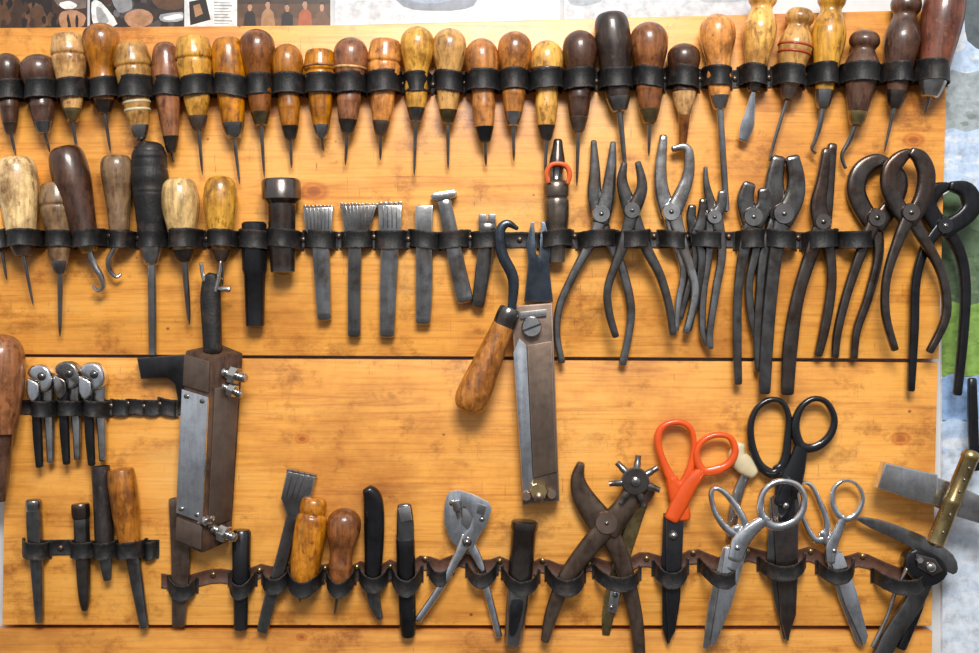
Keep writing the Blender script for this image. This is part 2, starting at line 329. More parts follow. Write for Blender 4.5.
# ------------------------------------------------------------------ straps
def ribbon(path,bh,th):        # path of (x,y,d), leather band of height bh
    P=path; m=len(P); rings=[]
    for i in range(m):
        a=P[max(0,i-1)]; b=P[min(m-1,i+1)]
        tx,td=b[0]-a[0],b[2]-a[2]; l=math.hypot(tx,td) or 1; nx,nd=-td/l,tx/l
        x,y,d=P[i]; h=bh/2; t=th; q=.5
        sec=[(-h+q,0),(-h,.5*t),(-h+q,t),(-h+2.2,t),(-h+2.9,t*.72),(h-2.9,t*.72),(h-2.2,t),(h-q,t),(h,.5*t),(h-q,0)]
        rings.append([W(x+nx*o,y+hh,d+nd*o) for hh,o in sec])
    return skin(bmesh.new(),rings)
def strap(label,x0,x1,yf,items,bh,droop=0,nails=True,bandmat='leather',group='leather tool straps',seed=1,bandh=.88,nailmat='brown_steel'):
    rnd=random.Random(seed)
    t=thing('leather_strap',label,'strap',(x0+x1)/2,yf((x0+x1)/2),group)
    n=max(6,int((x1-x0)/10))
    part('band',ribbon([(x0+(x1-x0)*i/n,yf(x0+(x1-x0)*i/n)+rnd.uniform(-.5,.5),.2) for i in range(n+1)],bh*bandh,1.5),bandmat,t)
    items=sorted(items)
    for (x,y,hw,h) in items:
        path=[]; dr=droop*rnd.uniform(.8,1.25)+rnd.uniform(-.8,1.2); sl=rnd.uniform(-2.4,2.4); e=rnd.uniform(2.0,2.5); hh=h+rnd.uniform(-.3,.6)
        for i in range(21):
            a=math.pi*(1-i/20); c,s=math.cos(a),math.sin(a)
            u=math.copysign(abs(c)**(2/e),c); w=abs(s)**(2/e)
            path.append((x+u*hw,y+dr*(1-u*u)+sl*u+rnd.uniform(-.35,.35),1.6+max(.2,hh-1.6)*w))
        path=[(x-hw-3,y-sl,1.7)]+path+[(x+hw+3,y+sl,1.7)]
        part('loop',ribbon(path,bh+rnd.uniform(-2,.6),1.1),'leather',t)
    if nails:
        for a,b in zip(items,items[1:]):
            if b[0]-b[2]-a[0]-a[2]>-4 :
                xm=(a[0]+a[2]+b[0]-b[2])/2; part('nail',disc(xm,yf(xm)-2+rnd.uniform(-2,2),2.8,1,5,10),nailmat,t)
    return t

# ------------------------------------------------------------------ awls
PROF={
'bulb':[(0,0),(.015,.35),(.05,.68),(.11,.92),(.19,1),(.28,.97),(.38,.84),(.48,.70),(.56,.66),(.66,.70),(.7,.66),(.82,.58),(.9,.46),(1,.3)],
'pear':[(0,0),(.01,.4),(.04,.7),(.1,.88),(.2,.97),(.32,1),(.45,.92),(.6,.78),(.75,.66),(.88,.5),(1,.3)],
'barrel':[(0,0),(.006,.6),(.03,.84),(.1,.93),(.18,1),(.23,1),(.25,.92),(.27,.92),(.29,.98),(.42,.88),(.55,.74),(.7,.68),(.85,.52),(1,.3)],
'knob':[(0,0),(.01,.45),(.04,.72),(.1,.85),(.15,.8),(.19,.64),(.23,.66),(.3,.85),(.4,1),(.52,.92),(.65,.75),(.8,.6),(1,.34)],
'long':[(0,0),(.01,.5),(.04,.78),(.12,.95),(.3,1),(.5,.88),(.7,.74),(.85,.66),(1,.38)],
'flare':[(0,0),(.01,.55),(.03,.8),(.08,.95),(.18,1),(.4,.86),(.6,.72),(.8,.66),(1,.5)],
'cylinder':[(0,0),(.006,.55),(.02,.72),(.06,.82),(.13,.84),(.17,.80),(.2,.93),(.26,.98),(.45,1),(.65,.96),(.8,.86),(.9,.66),(1,.36)],
}
def pr_at(pr,t):
    for (a,ra),(b,rb) in zip(pr,pr[1:]):
        if a<=t<=b: return ra+(rb-ra)*(t-a)/(b-a)
    return pr[-1][1]
def cut(pr,t0,t1):
    return [(0,pr_at(pr,t0))]+[((t-t0)/(t1-t0),r) for t,r in pr if t0<t<t1]+[(1,pr_at(pr,t1))]
FER=['iron','brown_steel','worn_steel','brass','iron','steel']; fc=[0]
def awl(label,xt,yt,xb,yb,tip,w,prof,mat,items,yband,group,fer=None,ft=.88,ring=None,nr=1.8,name='awl',cat='awl',nmat='worn_steel',flat=False,wrap=False):
    fc[0]+=1; fer=fer or FER[fc[0]%6]
    pr=PROF[prof]; t=thing(name,label,cat,(xt+xb)/2,(yt+yb)/2,group); dz=w/2+1
    A=W(xt,yt,dz); B=W(xb,yb,dz); F=A.lerp(B,ft)
    part('handle',lathe(A,F,cut(pr,0,ft),w/2),mat,t)
    if wrap:
        ts=[.05]
        while ts[-1]<.8: ts.append(ts[-1]+random.uniform(.012,.055))
        ts=[min(.84,x) for x in ts]; t0,t1=ts[0],ts[-1]
        part('tape_wrap',lathe(A.lerp(B,t0),A.lerp(B,t1),[((x-t0)/(t1-t0),pr_at(pr,x)*random.uniform(1.01,1.075)) for x in ts],w/2,22,2),'leather',t)
    part('ferrule',lathe(A.lerp(B,ft-.02),B,[(a,r*1.06) for a,r in cut(pr,ft-.02,1)]+[(1,.1)],w/2),fer,t)
    if ring:
        for (rt,rm) in ring:
            rr=pr_at(pr,rt)
            part('ring',lathe(A.lerp(B,rt-.018),A.lerp(B,rt+.018),[(0,rr*.98),(.3,rr*1.06),(.7,rr*1.06),(1,rr*.98)],w/2),rm,t)
    if len(tip)==1:
        xn,yn=tip[0]; Bq=B.lerp(A,.03)
        part('needle',lathe(Bq,W(xn,yn,dz*.6),[(0,1),(.9,.95),(.97,.7),(1,.2)] if flat else [(0,1.15),(.4,1),(.8,.75),(.95,.35),(1,.05)],nr,12),nmat,t)
    else:
        pts=[(xb,yb-3,nr*2,dz,nr*2)]+[(p[0],p[1],p[2] if len(p)>2 else nr*2*(1-.6*i/len(tip)),dz-(dz*.35)*(i+1)/len(tip),min(nr*1.7,p[2] if len(p)>2 else 9)) for i,p in enumerate(tip)]
        part('needle',sweep(pts,e=2.2,n=10),'chrome' if 'blade' in label else nmat,t)
    if items is not None:
        tb=(yband-yt)/(yb-yt); xb2=xt+(xb-xt)*tb; tb=min(1,max(0,tb)); k=max(pr_at(pr,max(0,tb-.1)),pr_at(pr,tb))
        rb=k*w/2; items.append((xb2,yband,rb+1.6,dz+rb+.6))
    return t
L1=[]; y1=lambda x: 91-.0195*x
G1='awls in the top leather strap'
R1=[
('dark brown awl, leftmost in the top row',7,53,11,134,[(14,155)],28,'bulb','dark',{}),
('dark brown short-needled awl, second from left in the top row',39,55,46,134,[(49,152)],36,'bulb','dark',{}),
('tan awl with turned rings, third from left in the top row',70,35,74,122,[(77,156)],36,'barrel','tan',{}),
('mid-brown ball-headed awl, fourth from left in the top row',102,24,106,114,[(110,153)],37,'bulb','chestnut',{}),
('light tan stubby handle with cream stripes, fifth from left in the top row',132,45,142,140,[(143,148)],37,'barrel','tan',{'ring':[(.62,'cream'),(.7,'cream')]}),
('slim dark brown awl, sixth from left in the top row',165,42,172,152,[(173,162)],29,'pear','brown',{}),
('pale honey awl with grooved head, seventh from left in the top row',194,38,200,130,[(202,175)],37,'barrel','honey',{}),
('orange long-needled awl, eighth from left in the top row',228,38,235,138,[(239,184)],34,'long','orange',{}),
('brown ball-headed awl, ninth from left in the top row',257,30,262,126,[(264,178)],36,'bulb','brown',{}),
('small brown awl with knobbed head, tenth from left in the top row',287,44,291,140,[(291,168)],32,'bulb','chestnut',{}),
('small light orange awl, eleventh from left in the top row',320,50,322,138,[(323,151)],32,'barrel','orange',{'ring':[(.2,'brown')]}),
('dark brown awl with light stripe, twelfth from left in the top row',352,38,348,134,[(345,165)],35,'bulb','brown',{'ring':[(.33,'tan')]}),
('orange flat-topped awl, thirteenth from left in the top row',386,40,381,135,[(380,160)],34,'barrel','orange',{}),
('yellow honey awl with long needle, fourteenth from left in the top row',418,27,416,122,[(414,176)],34,'bulb','honey',{}),
('greyish tan ball-headed awl, fifteenth from left in the top row',450,29,448,124,[(448,169)],34,'bulb','tan',{}),
('brown awl with dark ferrule, sixteenth from left in the top row',481,39,485,142,[(486,166)],34,'bulb','chestnut',{'fer':'black_steel'}),
('reddish brown ball-headed awl, seventeenth from left in the top row',515,32,513,126,[(514,161)],34,'bulb','chestnut',{}),
('yellow tan awl with black collar, eighteenth from left in the top row',547,41,546,140,[(545,180)],33,'bulb','honey',{'ring':[(.3,'dark')]}),
('dark grey-brown awl with long needle, nineteenth from left in the top row',580,31,578,132,[(577,186)],35,'bulb','dark',{}),
('tall very dark brown awl left of the brown ball-headed one, topping the row middle',610,13,619,112,[(626,172)],36,'long','darkbrown',{'nr':2.8}),
('brown ball-headed awl just right of the tall very dark awl',648,23,649,124,[(649,156)],38,'bulb','brown',{}),
('small dark awl with tan lower half, between brown awls in the top row',683,44,684,116,[(683,150)],33,'bulb','dark',{'ft':.7,'fer':'tan','nr':5,'nmat':'brown'}),
('honey awl with very long shaft hanging lowest in the top row',716,15,719,110,[(727,212)],36,'bulb','orange',{'nr':3.4,'flat':True}),
('yellow tan tall-handled awl ending in a broad silver blade',763,-12,753,92,[(750,110,9),(747,126,14),(743,140,9)],34,'knob','honey',{'nr':2.6}),
('tan awl with red painted rings on its handle',800,9,787,100,[(776,135),(770,160)],34,'knob','tan',{'ring':[(.42,'red_paint'),(.5,'red_paint')]}),
('yellow tan tall awl with small hooked tip, fourth from right in the top row',832,-14,822,108,[(819,126),(815,140),(812,148),(816,153)],34,'knob','honey',{'nr':2.6}),
('short dark brown awl with curved hook tip, third from right in the top row',864,32,855,126,[(849,140),(842,155),(846,168)],36,'knob','dark',{'nr':2.6}),
('tall dark brown awl with straight needle, second from right in the top row',906,-6,893,108,[(885,152)],36,'knob','dark',{}),
('reddish brown thick awl handle, rightmost in the top row',945,-14,927,98,[(925,114)],42,'long','redbrown',{}),
]
for (lab,xt,yt,xb,yb,tip,w,pf,mt,kw) in R1:
    awl(lab,xt,yt,xb,yb,tip,w,pf,mt,L1,y1((xt+xb)/2),G1,**kw)
strap('long black leather strap of loops holding the top row of awls',-20,950,y1,L1,21,seed=1)

# row two: awls on the left
L2=[]; y2=lambda x: 239
G2='awls in the second leather strap'
for (lab,xt,yt,xb,yb,tip,w,pf,mt,kw) in [
('honey awl cut off by the left edge, leftmost in the second row',-4,172,2,252,[(5,280)],28,'pear','honey',{}),
('pale tan thick-handled awl, second from left in the second row',18,157,26,256,[(33,306)],41,'long','pale',{}),
('worn grey-brown slim awl with long needle, third from left in the second row',58,183,62,274,[(59,337)],35,'barrel','greybrown',{'nr':2.6}),
('dark brown leaning awl with curved hook tip in the second row',66,147,91,252,[(95,264,7),(102,277,6),(104,287,5),(98,291,4),(93,286,3)],38,'long','dark',{'nr':3.6,'nmat':'steel'}),
('greyish brown hook awl between dark leaning awl and wrapped black handle',117,155,121,243,[(115,250,6),(109,261,6),(110,271,5),(116,277,4),(120,274,3)],32,'flare','greybrown',{'nr':3.4,'nmat':'steel'}),
('black rough-wrapped thick handle with very long round shaft in the second row',150,142,153,264,[(152,356)],35,'long','black',{'nr':4.4,'flat':True,'nmat':'worn_steel','wrap':True}),
('pale wooden pear-shaped awl right of the black long-shafted tool',180,178,186,262,[(189,325)],38,'pear','pale',{'nr':3}),
('yellow tan short awl, last awl before the black steel punches',221,176,222,262,[(222,286)],34,'pear','honey',{}),
]:
    awl(lab,xt,yt,xb,yb,tip,w,pf,mt,L2,239,G2,**kw)

def punch(label,xt,yt,xb,yb,r,prof,mat,items=None,yband=None,group=None,name='punch',cat='punch',d=None,hw=None,sm=2):
    d=d if d else r+1
    t=solo(name,lathe(W(xt,yt,d),W(xb,yb,d),prof,r,20,sm),mat,label,cat,group)
    if items is not None:
        k=(yband-yt)/(yb-yt); rr=pr_at(prof,k)*r; items.append((xt+(xb-xt)*k,yband,(hw or rr+3),d+rr+1.5))
    return t
G3='steel punches and irons in the second strap'
punch('plain black round steel punch, leftmost of the second-row steel tools',254,222,255,328,12.5,[(0,.1),(.001,.86),(.02,1),(.45,1),(.5,.86),(.98,.74),(.99,.6),(1,.1)],'black_steel',L2,239,G3,sm=1)
punch('thick dark steel punch with mushroomed striking head',282,180,284,275,19.5,[(0,.1),(.001,.9),(.03,1),(.21,1),(.24,.82),(.26,.72),(.9,.64),(.97,.62),(.98,.5),(1,.1)],'iron',L2,239,G3,sm=1)
def iron(label,head,shank,mat,teeth,group=G3,name='pricking_iron',cat='leather punch',d1=15,items=L2,band=None,d0=3,ridges=()):
    x=sum(p[0] for p in head)/len(head); y=shank[0][1]
    t=thing(name,label,cat,x,y,group)
    part('head',plate(head,d0,d1,1.5),mat,t)
    part('shank',sweep(shank,d1-d0,(d0+d1)/2,e=6),mat,t)
    for o in teeth: part('tooth',plate(o,d0+1,d1-1,.3),'dark_steel',t)
    for o in ridges: part('ridge',plate(o,d1-.5,d1+.9,.3),'dark_steel',t)
    if items is not None: items.append(band)
    return t
def teeth(x0,x1,y0,y1,n,gap=1.0):
    w=(x1-x0-gap*(n-1))/n; return [[(x0+i*(w+gap)+.4,y0+random.uniform(-.6,.6)),(x0+i*(w+gap)+w-.4,y0+random.uniform(-.6,.6)),(x0+i*(w+gap)+w,y1),(x0+i*(w+gap),y1)] for i in range(n)]
def ridges(x0,x1,y0,y1,n,k=1.0):
    out=[]; xm=(x0+x1)/2
    for i in range(1,n):
        x=x0+(x1-x0)*i/n; xe=xm+(x-xm)*k; out.append([(x-.7,y0),(x+.7,y0),(xe+.5,y1),(xe-.5,y1)])
    return out
iron('worn pricking iron with broad ridged head beside the mushroomed punch',[(303,208),(333,207),(332,231),(327,240),(313,240),(305,230)],[(320,236,18),(322,280,16),(324,318,14)],'worn_steel',teeth(303,333,205,210,8,.5),band=(319,239,15,17),ridges=ridges(303,333,208,229,8,.93))
iron('flared steel pricking iron with splayed frayed head',[(341,206),(377,205),(372,222),(364,240),(360,246),(348,246),(345,236)],[(355,240,14),(354,290,13),(354,335,13)],'dark_steel',teeth(340,378,203,208,11,.5),band=(356,239,15,17),ridges=ridges(342,376,206,226,9,.75))
iron('narrow iron with fine-toothed top, between the flared iron and shortest iron',[(378,205),(402,205),(401,228),(400,248),(381,248),(379,228)],[(390,240,19),(388,290,17),(387,335,15)],'worn_steel',teeth(378,402,202,207,5,.5),band=(390,239,15,17),ridges=ridges(379,401,206,228,5,1))
iron('short straight-edged steel iron, rightmost of the upright irons',[(415,206),(433,205),(432,245),(416,245)],[(424,240,17),(424,290,17),(423,322,15)],'worn_steel',[],band=(424,239,14,17))
t=thing('stamping_tool','leaning dark steel stamping tool with thin nail-like head','stamp',452,240,G3)
part('shank',sweep([(444,200,14),(452,240,16),(459,275,17),(465,300,17)],13,9,e=5),'worn_steel',t)
part('head',plate([(430,196),(434,193),(454,190),(457,193),(455,197),(449,199),(438,201),(432,200)],2,17,1.5),'steel',t); L2.append((453,239,15,17))
t=thing('stamping_tool','short dark slanted steel rod with slotted top beside the leaning stamp','stamp',484,250,G3)
part('shank',sweep([(488,224,18),(484,262,16),(478,305,13)],13,9,e=4),'dark_steel',t)
for x in (482.5,492): part('tooth',plate([(x-4,214),(x+4,214),(x+4,230),(x-4,230)],4,14,1),'dark_steel',t)
L2.append((486,239,14,17))
t=thing('spring_punch','worn grey-brown pointed punch wearing an open orange clip','punch',557,190,G3)
part('body',lathe(W(556,180,14),W(557,232,14),[(0,.7),(.08,1),(.3,1),(.33,.9),(.38,.9),(.41,1),(.7,.98),(1,.85)],12.5),'pewter',t)
part('tip',lathe(W(558,139,14),W(557,168,14),[(0,.1),(.03,.45),(.3,.6),(.7,.85),(1,.9)],9),'iron',t)
part('collar',lathe(W(557,164,14),W(556,184,14),[(0,1),(.5,.8),(1,1)],8),'worn_steel',t)
part('clip',sweep([(548,184,4),(546,175,5),(550,167,5),(558,165,5),(566,168,5),(569,176,5),(567,185,4)],7,25,e=2.4,n=10),'red_ring',t)
part('spindle',lathe(W(557,230,14),W(557,262,12),[(0,1),(1,.8)],10),'pewter',t)
L2.append((556,239,16,27))

# ------------------------------------------------------------------ pliers
def pliers(name,label,cat,jaws,handles,pivot,pr,mat,group=None,th=8,d=9,hmat=None,e=3.6,boss=None):
    t=thing(name,label,cat,pivot[0],pivot[1],group)
    for i,j in enumerate(jaws): part('jaw',sweep(j,th+2,d+i*4,e=e,n=20),mat,t)
    for i,h in enumerate(handles): part('handle',sweep(h,th,d+4-i*4,e=e,n=20),hmat or mat,t)
    if boss: part('joint',disc(pivot[0],pivot[1],boss*.85,d-th/2,d+th/2+5.5,20,True),mat,t)
    part('rivet',disc(pivot[0],pivot[1],pr*.7,d-th/2-1,d+th/2+7),'worn_steel' if mat!='iron' else 'dark_steel',t)
    return t
G4='pliers in the second strap'
pliers('pliers','steel long-jawed pliers, leftmost of the hanging pliers','pliers',
 [[(594,141,6),(595,170,11),(595,195,15),(602,222,19)],[(613,143,6),(611,170,11),(608,195,15),(600,222,19)]],
 [[(604,208,14),(595,235,12),(577,268,9),(560,305,8),(557,335,7),(562,362,7)],[(598,208,14),(607,235,12),(622,268,10),(631,305,9),(629,335,8),(623,364,8)]],(601,214),6,'worn_steel',G4,boss=11)
pliers('pliers','dark pliers with two thin round jaws, second of the hanging pliers','pliers',
 [[(623,165,6),(621,185,11),(631,215,17)],[(636,165,6),(640,190,11),(629,215,17)]],
 [[(632,205,14),(622,245,11),(607,285,8),(607,310,8),(614,336,7)],[(628,205,14),(643,245,11),(658,275,9),(667,305,8),(671,334,7)]],(630,212),6,'dark_steel',G4,boss=10,d=26)
pliers('pliers','steel pliers whose right jaw bends into a hook, third of the hanging pliers','pliers',
 [[(664,136,8),(661,165,12),(662,190,15),(670,215,18)],[(673,149,6),(684,147,8),(689,154,10),(688,175,12),(681,195,15),(671,215,18)]],
 [[(672,205,15),(681,240,12),(691,270,9),(695,295,8),(686,333,7)],[(668,205,15),(676,240,11),(684,270,8),(679,300,7),(676,330,7)]],(671,212),6,'steel',G4,boss=11)
pliers('pliers','slim steel pliers with uneven jaws beside a short nipper','pliers',
 [[(706,167,4),(707,185,7),(714,215,14)],[(722,192,8),(721,205,11),(713,220,14)]],
 [[(715,210,13),(722,250,9),(716,290,8),(710,330,7),(710,348,7)],[(711,210,13),(710,250,9),(704,290,8),(703,330,7),(708,346,6)]],(714,217),5.5,'worn_steel',G4,boss=9)
pliers('nippers','short dark nippers squeezed left of the slim uneven pliers','nippers',
 [[(693,206,8),(692,218,10),(696,235,13)],[(703,200,7),(702,218,10),(697,235,13)]],
 [[(697,228,11),(702,260,8),(697,295,7),(689,330,6)],[(695,228,11),(696,260,8),(687,295,7),(681,318,6)]],(697,233),5,'dark_steel',G4,7,8)
pliers('pliers','dark square-jawed pliers with straight drooping handles','pliers',
 [[(750,184,13),(746,200,17),(752,222,20)],[(763,190,10),(764,205,16),(753,224,20)]],
 [[(754,212,14),(745,245,12),(738,290,9),(737,340,9),(738,383,8)],[(751,212,14),(757,245,10),(750,280,8),(751,310,8),(757,338,8)]],(753,217),6,'dark_steel',G4,e=5,boss=12)
pliers('pliers','heavy dark pliers with serrated blunt jaws and longest straight handle','pliers',
 [[(779,158,14),(775,180,18),(776,200,22),(783,222,22)],[(792,158,14),(796,180,17),(793,200,20),(781,222,22)]],
 [[(784,212,18),(776,250,14),(770,300,13),(766,350,13),(764,392,12)],[(780,212,16),(765,250,10),(760,300,9),(758,340,9),(759,370,8)]],(783,214),7,'dark_steel',G4,9,10,e=5,boss=13)
pliers('pliers','dark iron flat-nose pliers with one tall narrow jaw pointing up','pliers',
 [[(833,145,9),(829,175,13),(826,200,16),(822,225,20)],[(826,150,8),(822,180,12),(818,205,16),(822,225,20)]],
 [[(824,215,17),(812,250,14),(798,295,13),(790,345,15),(787,393,13)],[(820,215,17),(830,250,11),(832,285,10),(826,325,10),(819,355,8)]],(822,222),7,'iron',G4,9,10,e=4.5,boss=10)
G5='pincers at the right end of the second row'
pliers('pincers','dark iron pincers with round jaws, leftmost of three pincers','pincers',
 [[(890,162,8),(876,161,16),(862,171,19),(857,189,19),(863,207,19),(876,226,19)],[(890,165,9),(899,178,17),(895,199,17),(876,226,19)]],
 [[(879,212,16),(862,250,11),(848,290,9),(838,330,8),(835,357,7)],[(873,212,16),(880,250,10),(870,295,9),(858,330,8),(855,358,7)]],(876,218),7,'iron',G5,9,9,e=4.5,boss=11)
pliers('pincers','dark iron pincers with bowed handles, middle of three pincers','pincers',
 [[(905,154,9),(896,160,15),(887,172,17),(886,190,17),(893,206,16),(905,222,17)],[(906,154,9),(915,160,15),(921,174,17),(920,191,17),(914,207,16),(904,222,17)]],
 [[(908,210,15),(894,240,11),(882,278,8),(881,315,8),(890,349,7)],[(902,210,15),(920,240,11),(938,275,9),(942,315,9),(926,351,7)]],(905,214),7,'iron',G5,8,25,e=4.5,boss=11)
pliers('pincers','black pincers at the right edge with long straight handles','pincers',
 [[(948,186,9),(936,191,16),(929,206,18),(943,230,18)],[(950,186,9),(966,190,17),(972,205,19),(963,218,18),(943,230,18)]],
 [[(947,220,14),(927,245,10),(916,280,9),(914,330,9),(911,390,7)],[(941,220,14),(960,248,11),(967,285,10),(965,335,9),(959,394,8)]],(944,226),7,'black_steel',G5,9,9,e=4.5,boss=10)
for (x,hw,h) in ((598,19,24),(633,17,39),(674,13,23),(708,16,23),(752,14,23),(781,16,24),(822,17,24),(857,17,24)): L2.append((x,239,hw,h))
strap('long black leather strap of loops holding the second row of tools',-20,872,y2,L2,18.5,seed=2)

# ------------------------------------------------------------------ big hanging tools of the middle
t=thing('hooked_awl','wooden-handled tool with black swan-neck hook hanging in the middle','hook tool',490,340)
part('handle',lathe(W(507,316,30),W(466,412,26),[(0,.1),(.01,.5),(.06,.62),(.2,.68),(.5,.85),(.75,1),(.88,.98),(.96,.75),(.99,.4),(1,.1)],17),'chestnut',t)
part('ferrule',lathe(W(510,308,30),W(503,326,30),[(0,.6),(.1,.95),(.9,1),(1,.9)],11),'dark_steel',t)
part('hook',sweep([(517,230,4,32,5),(507,225,8,32,7),(500,233,10,32,8),(502,255,11,32,9),(513,280,11,31,9),(511,312,8,30,8)]),'blue_steel',t)
t=thing('skiving_clamp','long rusty steel block with forked black top hanging in the middle','leather tool',535,400)
part('body',plate([(511,306),(552,303),(559,500),(522,504)],3,24,2),'brown_steel',t)
part('blade',plate([(513,352),(519,338),(526,345),(533,488),(523,497)],24,27.5,1),'chrome',t)
part('front_plate',plate([(527,345),(551,341),(556,470),(533,476)],24,27,1),'brown_steel',t)
part('fork',plate([(524,302),(528,262),(526,244),(531,222),(534,222),(536,254),(539,256),(541,222),(545,222),(551,246),(549,264),(553,302)],8,18,1.5),'blue_steel',t)
sc_=part('screw',disc(531,327,10,24,35,flat=True),'steel',t); part('slot',plate([(522,330),(540,323),(540.5,325),(522.5,332)],35,35.6,0),'black_steel',sc_)
nt_=part('nut',disc(538,489,9,24,35,8,flat=True),'brass',t); part('bolt',disc(538,495,5,35,41),'brown_steel',nt_)
part('side_nut',disc(526,494,5,24,32,8,flat=True),'brown_steel',t); part('side_nut',disc(551,492,5,24,32,8,flat=True),'brown_steel',t)
part('guide_bar',plate([(520,312),(546,309),(546,316),(520,319)],24,28,1),'steel',t)

t=thing('splitting_clamp','big brown square block tool with silver side plate and black upright grip','leather tool',210,450)
LT,FT,RT,BT=(187,350,22),(216,357,35),(243,353,11),(218,343,9); LB,FB,RB,BB=(178,542,22),(207,550,35),(231,541,11),(205,535,9)
part('body',hexa([LT,FT,RT,BT],[LB,FB,RB,BB],2),'block',t)
def onface(a,b,c,e,u,s): return tuple((p*(1-u)+q*u)*(1-s)+(r_*(1-u)+w_*u)*s for p,q,r_,w_ in zip(a,b,c,e))
def facebox(left,u0,u1,s0,s1,th,bev=1):
    q=(LT,FT,LB,FB) if left else (FT,RT,FB,RB)
    nx,nd=(-.41,.91) if left else (.66,.75)
    P=[onface(*q,u,s) for u,s in ((u0,s0),(u1,s0),(u1,s1),(u0,s1))]
    return hexa([(p[0]-nx,p[1],p[2]-nd) for p in P],[(p[0]+nx*th,p[1],p[2]+nd*th) for p in P],bev)
part('silver_plate',facebox(True,.0,1.0,.2,.84,3),'chrome',t)
part('top_plate',facebox(True,.02,.98,.02,.18,2.5),'brown_steel',t)
part('bottom_plate',facebox(True,.02,.98,.86,.98,2.5),'brown_steel',t)
part('side_plate',facebox(False,.12,.9,.16,.88,2),'brown_steel',t)
def bolt(x0,y0,d0,x1,y1,d1,r):
    A=W(x0,y0,d0); B=W(x1,y1,d1)
    th=[(0,1)]+[(i/16,1 if i%2 else .84) for i in range(1,16)]+[(1,.7)]
    b_=part('bolt',lathe(A,B,th,r*.55,14,1),'steel',t)
    part('nut',lathe(A.lerp(B,.3),A.lerp(B,.62),[(0,.9),(.1,1),(.9,1),(1,.9)],r,6,1),'worn_steel',b_)
bolt(226,372,24,250,378,34,9); bolt(226,386,24,246,394,34,7); bolt(216,527,26,240,535,36,9); bolt(204,520,34,220,513,45,5)
for s_ in (.23,.81):
    for u_ in (.2,.8):
        p=onface(LT,FT,LB,FB,u_,s_); part('pin',lathe(W(p[0]-.9,p[1],p[2]+2.4),W(p[0]-2.1,p[1],p[2]+4.9),[(0,1),(.7,.9),(1,.3)],2.6,10,1),'dark_steel',t)
part('grip',sweep([(214,350,18),(213,325,19),(212,300,20),(213,282,18),(214,276,12)],18,20),'leather',t)
part('wire_hook',sweep([(204,264,4),(207,280,4),(218,288,4),(232,290,6)],4,26,e=2,n=8),'steel',t)
part('wire_pin',sweep([(224,262,3),(221,280,4),(218,292,4)],4,28,e=2,n=8),'steel',t)
solo('angle_iron',plate([(137,358),(188,354),(187,398),(184,402),(178,401),(175,384),(168,378),(141,379)],2,16,2),'black_steel','black L-shaped steel block beside the big brown block tool','steel block')

# far left
t=thing('mallet','rounded brown wooden handle cut off at the left edge','mallet',5,400)
part('handle',lathe(W(6,334,26),W(2,432,24),[(0,.1),(.02,.45),(.08,.75),(.2,.95),(.45,1),(.8,.85),(1,.75)],24),'brown',t)
part('shaft',lathe(W(2,425,24),W(-2,500,18),[(0,1),(.6,.85),(1,.6)],15),'dark',t)
L3=[]; G6='small eyelet pliers in the short left strap'
for i,(x,y,lab) in enumerate([(42,376,'small silver eyelet pliers, leftmost of three on the short strap'),(69,373,'small dark eyelet pliers, middle of three on the short strap'),(94,374,'small silver eyelet pliers, rightmost of three on the short strap')]):
    m1='chrome' if i!=1 else 'worn_steel'
    t=thing('eyelet_pliers',lab,'pliers',x,y,G6)
    part('jaw',plate([(x-12,y-3),(x-8,y-10),(x+2,y-12),(x+10,y-7),(x+13,y+4),(x+10,y+13),(x+2,y+16),(x-1,y+6),(x-7,y+3)],6,24,5,2,4),m1,t)
    part('jaw',plate([(x-13,y+2),(x-7,y+4),(x-1,y+8),(x-1,y+20),(x-7,y+26),(x-13,y+18)],8,22,4,2,4),m1,t)
    part('rivet',disc(x+3,y,4.5,20,27),'dark_steel',t)
    part('handle',sweep([(x+5,y+8,14),(x+5,y+30,11),(x+7,y+55,9),(x+8,y+86,7)],9,11,e=3),'steel',t)
    part('handle',sweep([(x-6,y+20,12),(x-5,y+38,9),(x-4,y+60,9),(x-2,y+90,7)],8,15,e=3),'black_steel',t)
    L3.append((x,408,12,24))
for x in (117,133,149,165): L3.append((x,408,7.6,5))
strap('short black leather strap holding three small eyelet pliers',12,184,lambda x:408,L3,17,seed=3)
L4=[]; y4=lambda x: 550
G7='small tools in the short bottom-left strap'
t=thing('chisel','thin dark steel chisel, leftmost in the bottom-left strap','chisel',33,560,G7)
part('shank',sweep([(32,505,13),(33,530,15),(36,580,11),(38,622,7)],11,9,e=4),'dark_steel',t); part('cap',lathe(W(32,500,9),W(32,512,9),[(0,.8),(.2,1),(1,.9)],8),'worn_steel',t); L4.append((33,550,12,17))
t=thing('chisel','short dark punch with grooved head in the bottom-left strap','punch',81,560,G7)
part('shank',lathe(W(80,518,10),W(83,612,8),[(0,.9),(.4,.85),(.8,.7),(.98,.4),(1,.2)],9),'dark_steel',t); part('head',lathe(W(79,504,10),W(80,520,10),[(0,.8),(.1,1),(.8,1),(1,.85)],9),'iron',t); L4.append((81,550,12,19))
t=thing('knife','black round-handled knife between punch and wooden-handled gouge','knife',103,520,G7)
part('handle',lathe(W(100,467,12),W(104,545,12),[(0,.1),(.01,.8),(.04,1),(.6,.95),(.9,1),(1,.9)],9.5),'black',t); part('blade',sweep([(104,542,13),(105,560,12),(107,580,8)],5,12,e=4),'dark_steel',t); L4.append((104,550,12,22))
t=thing('gouge','brown wooden-handled gouge with dark shaft, rightmost in bottom-left strap','gouge',127,540,G7)
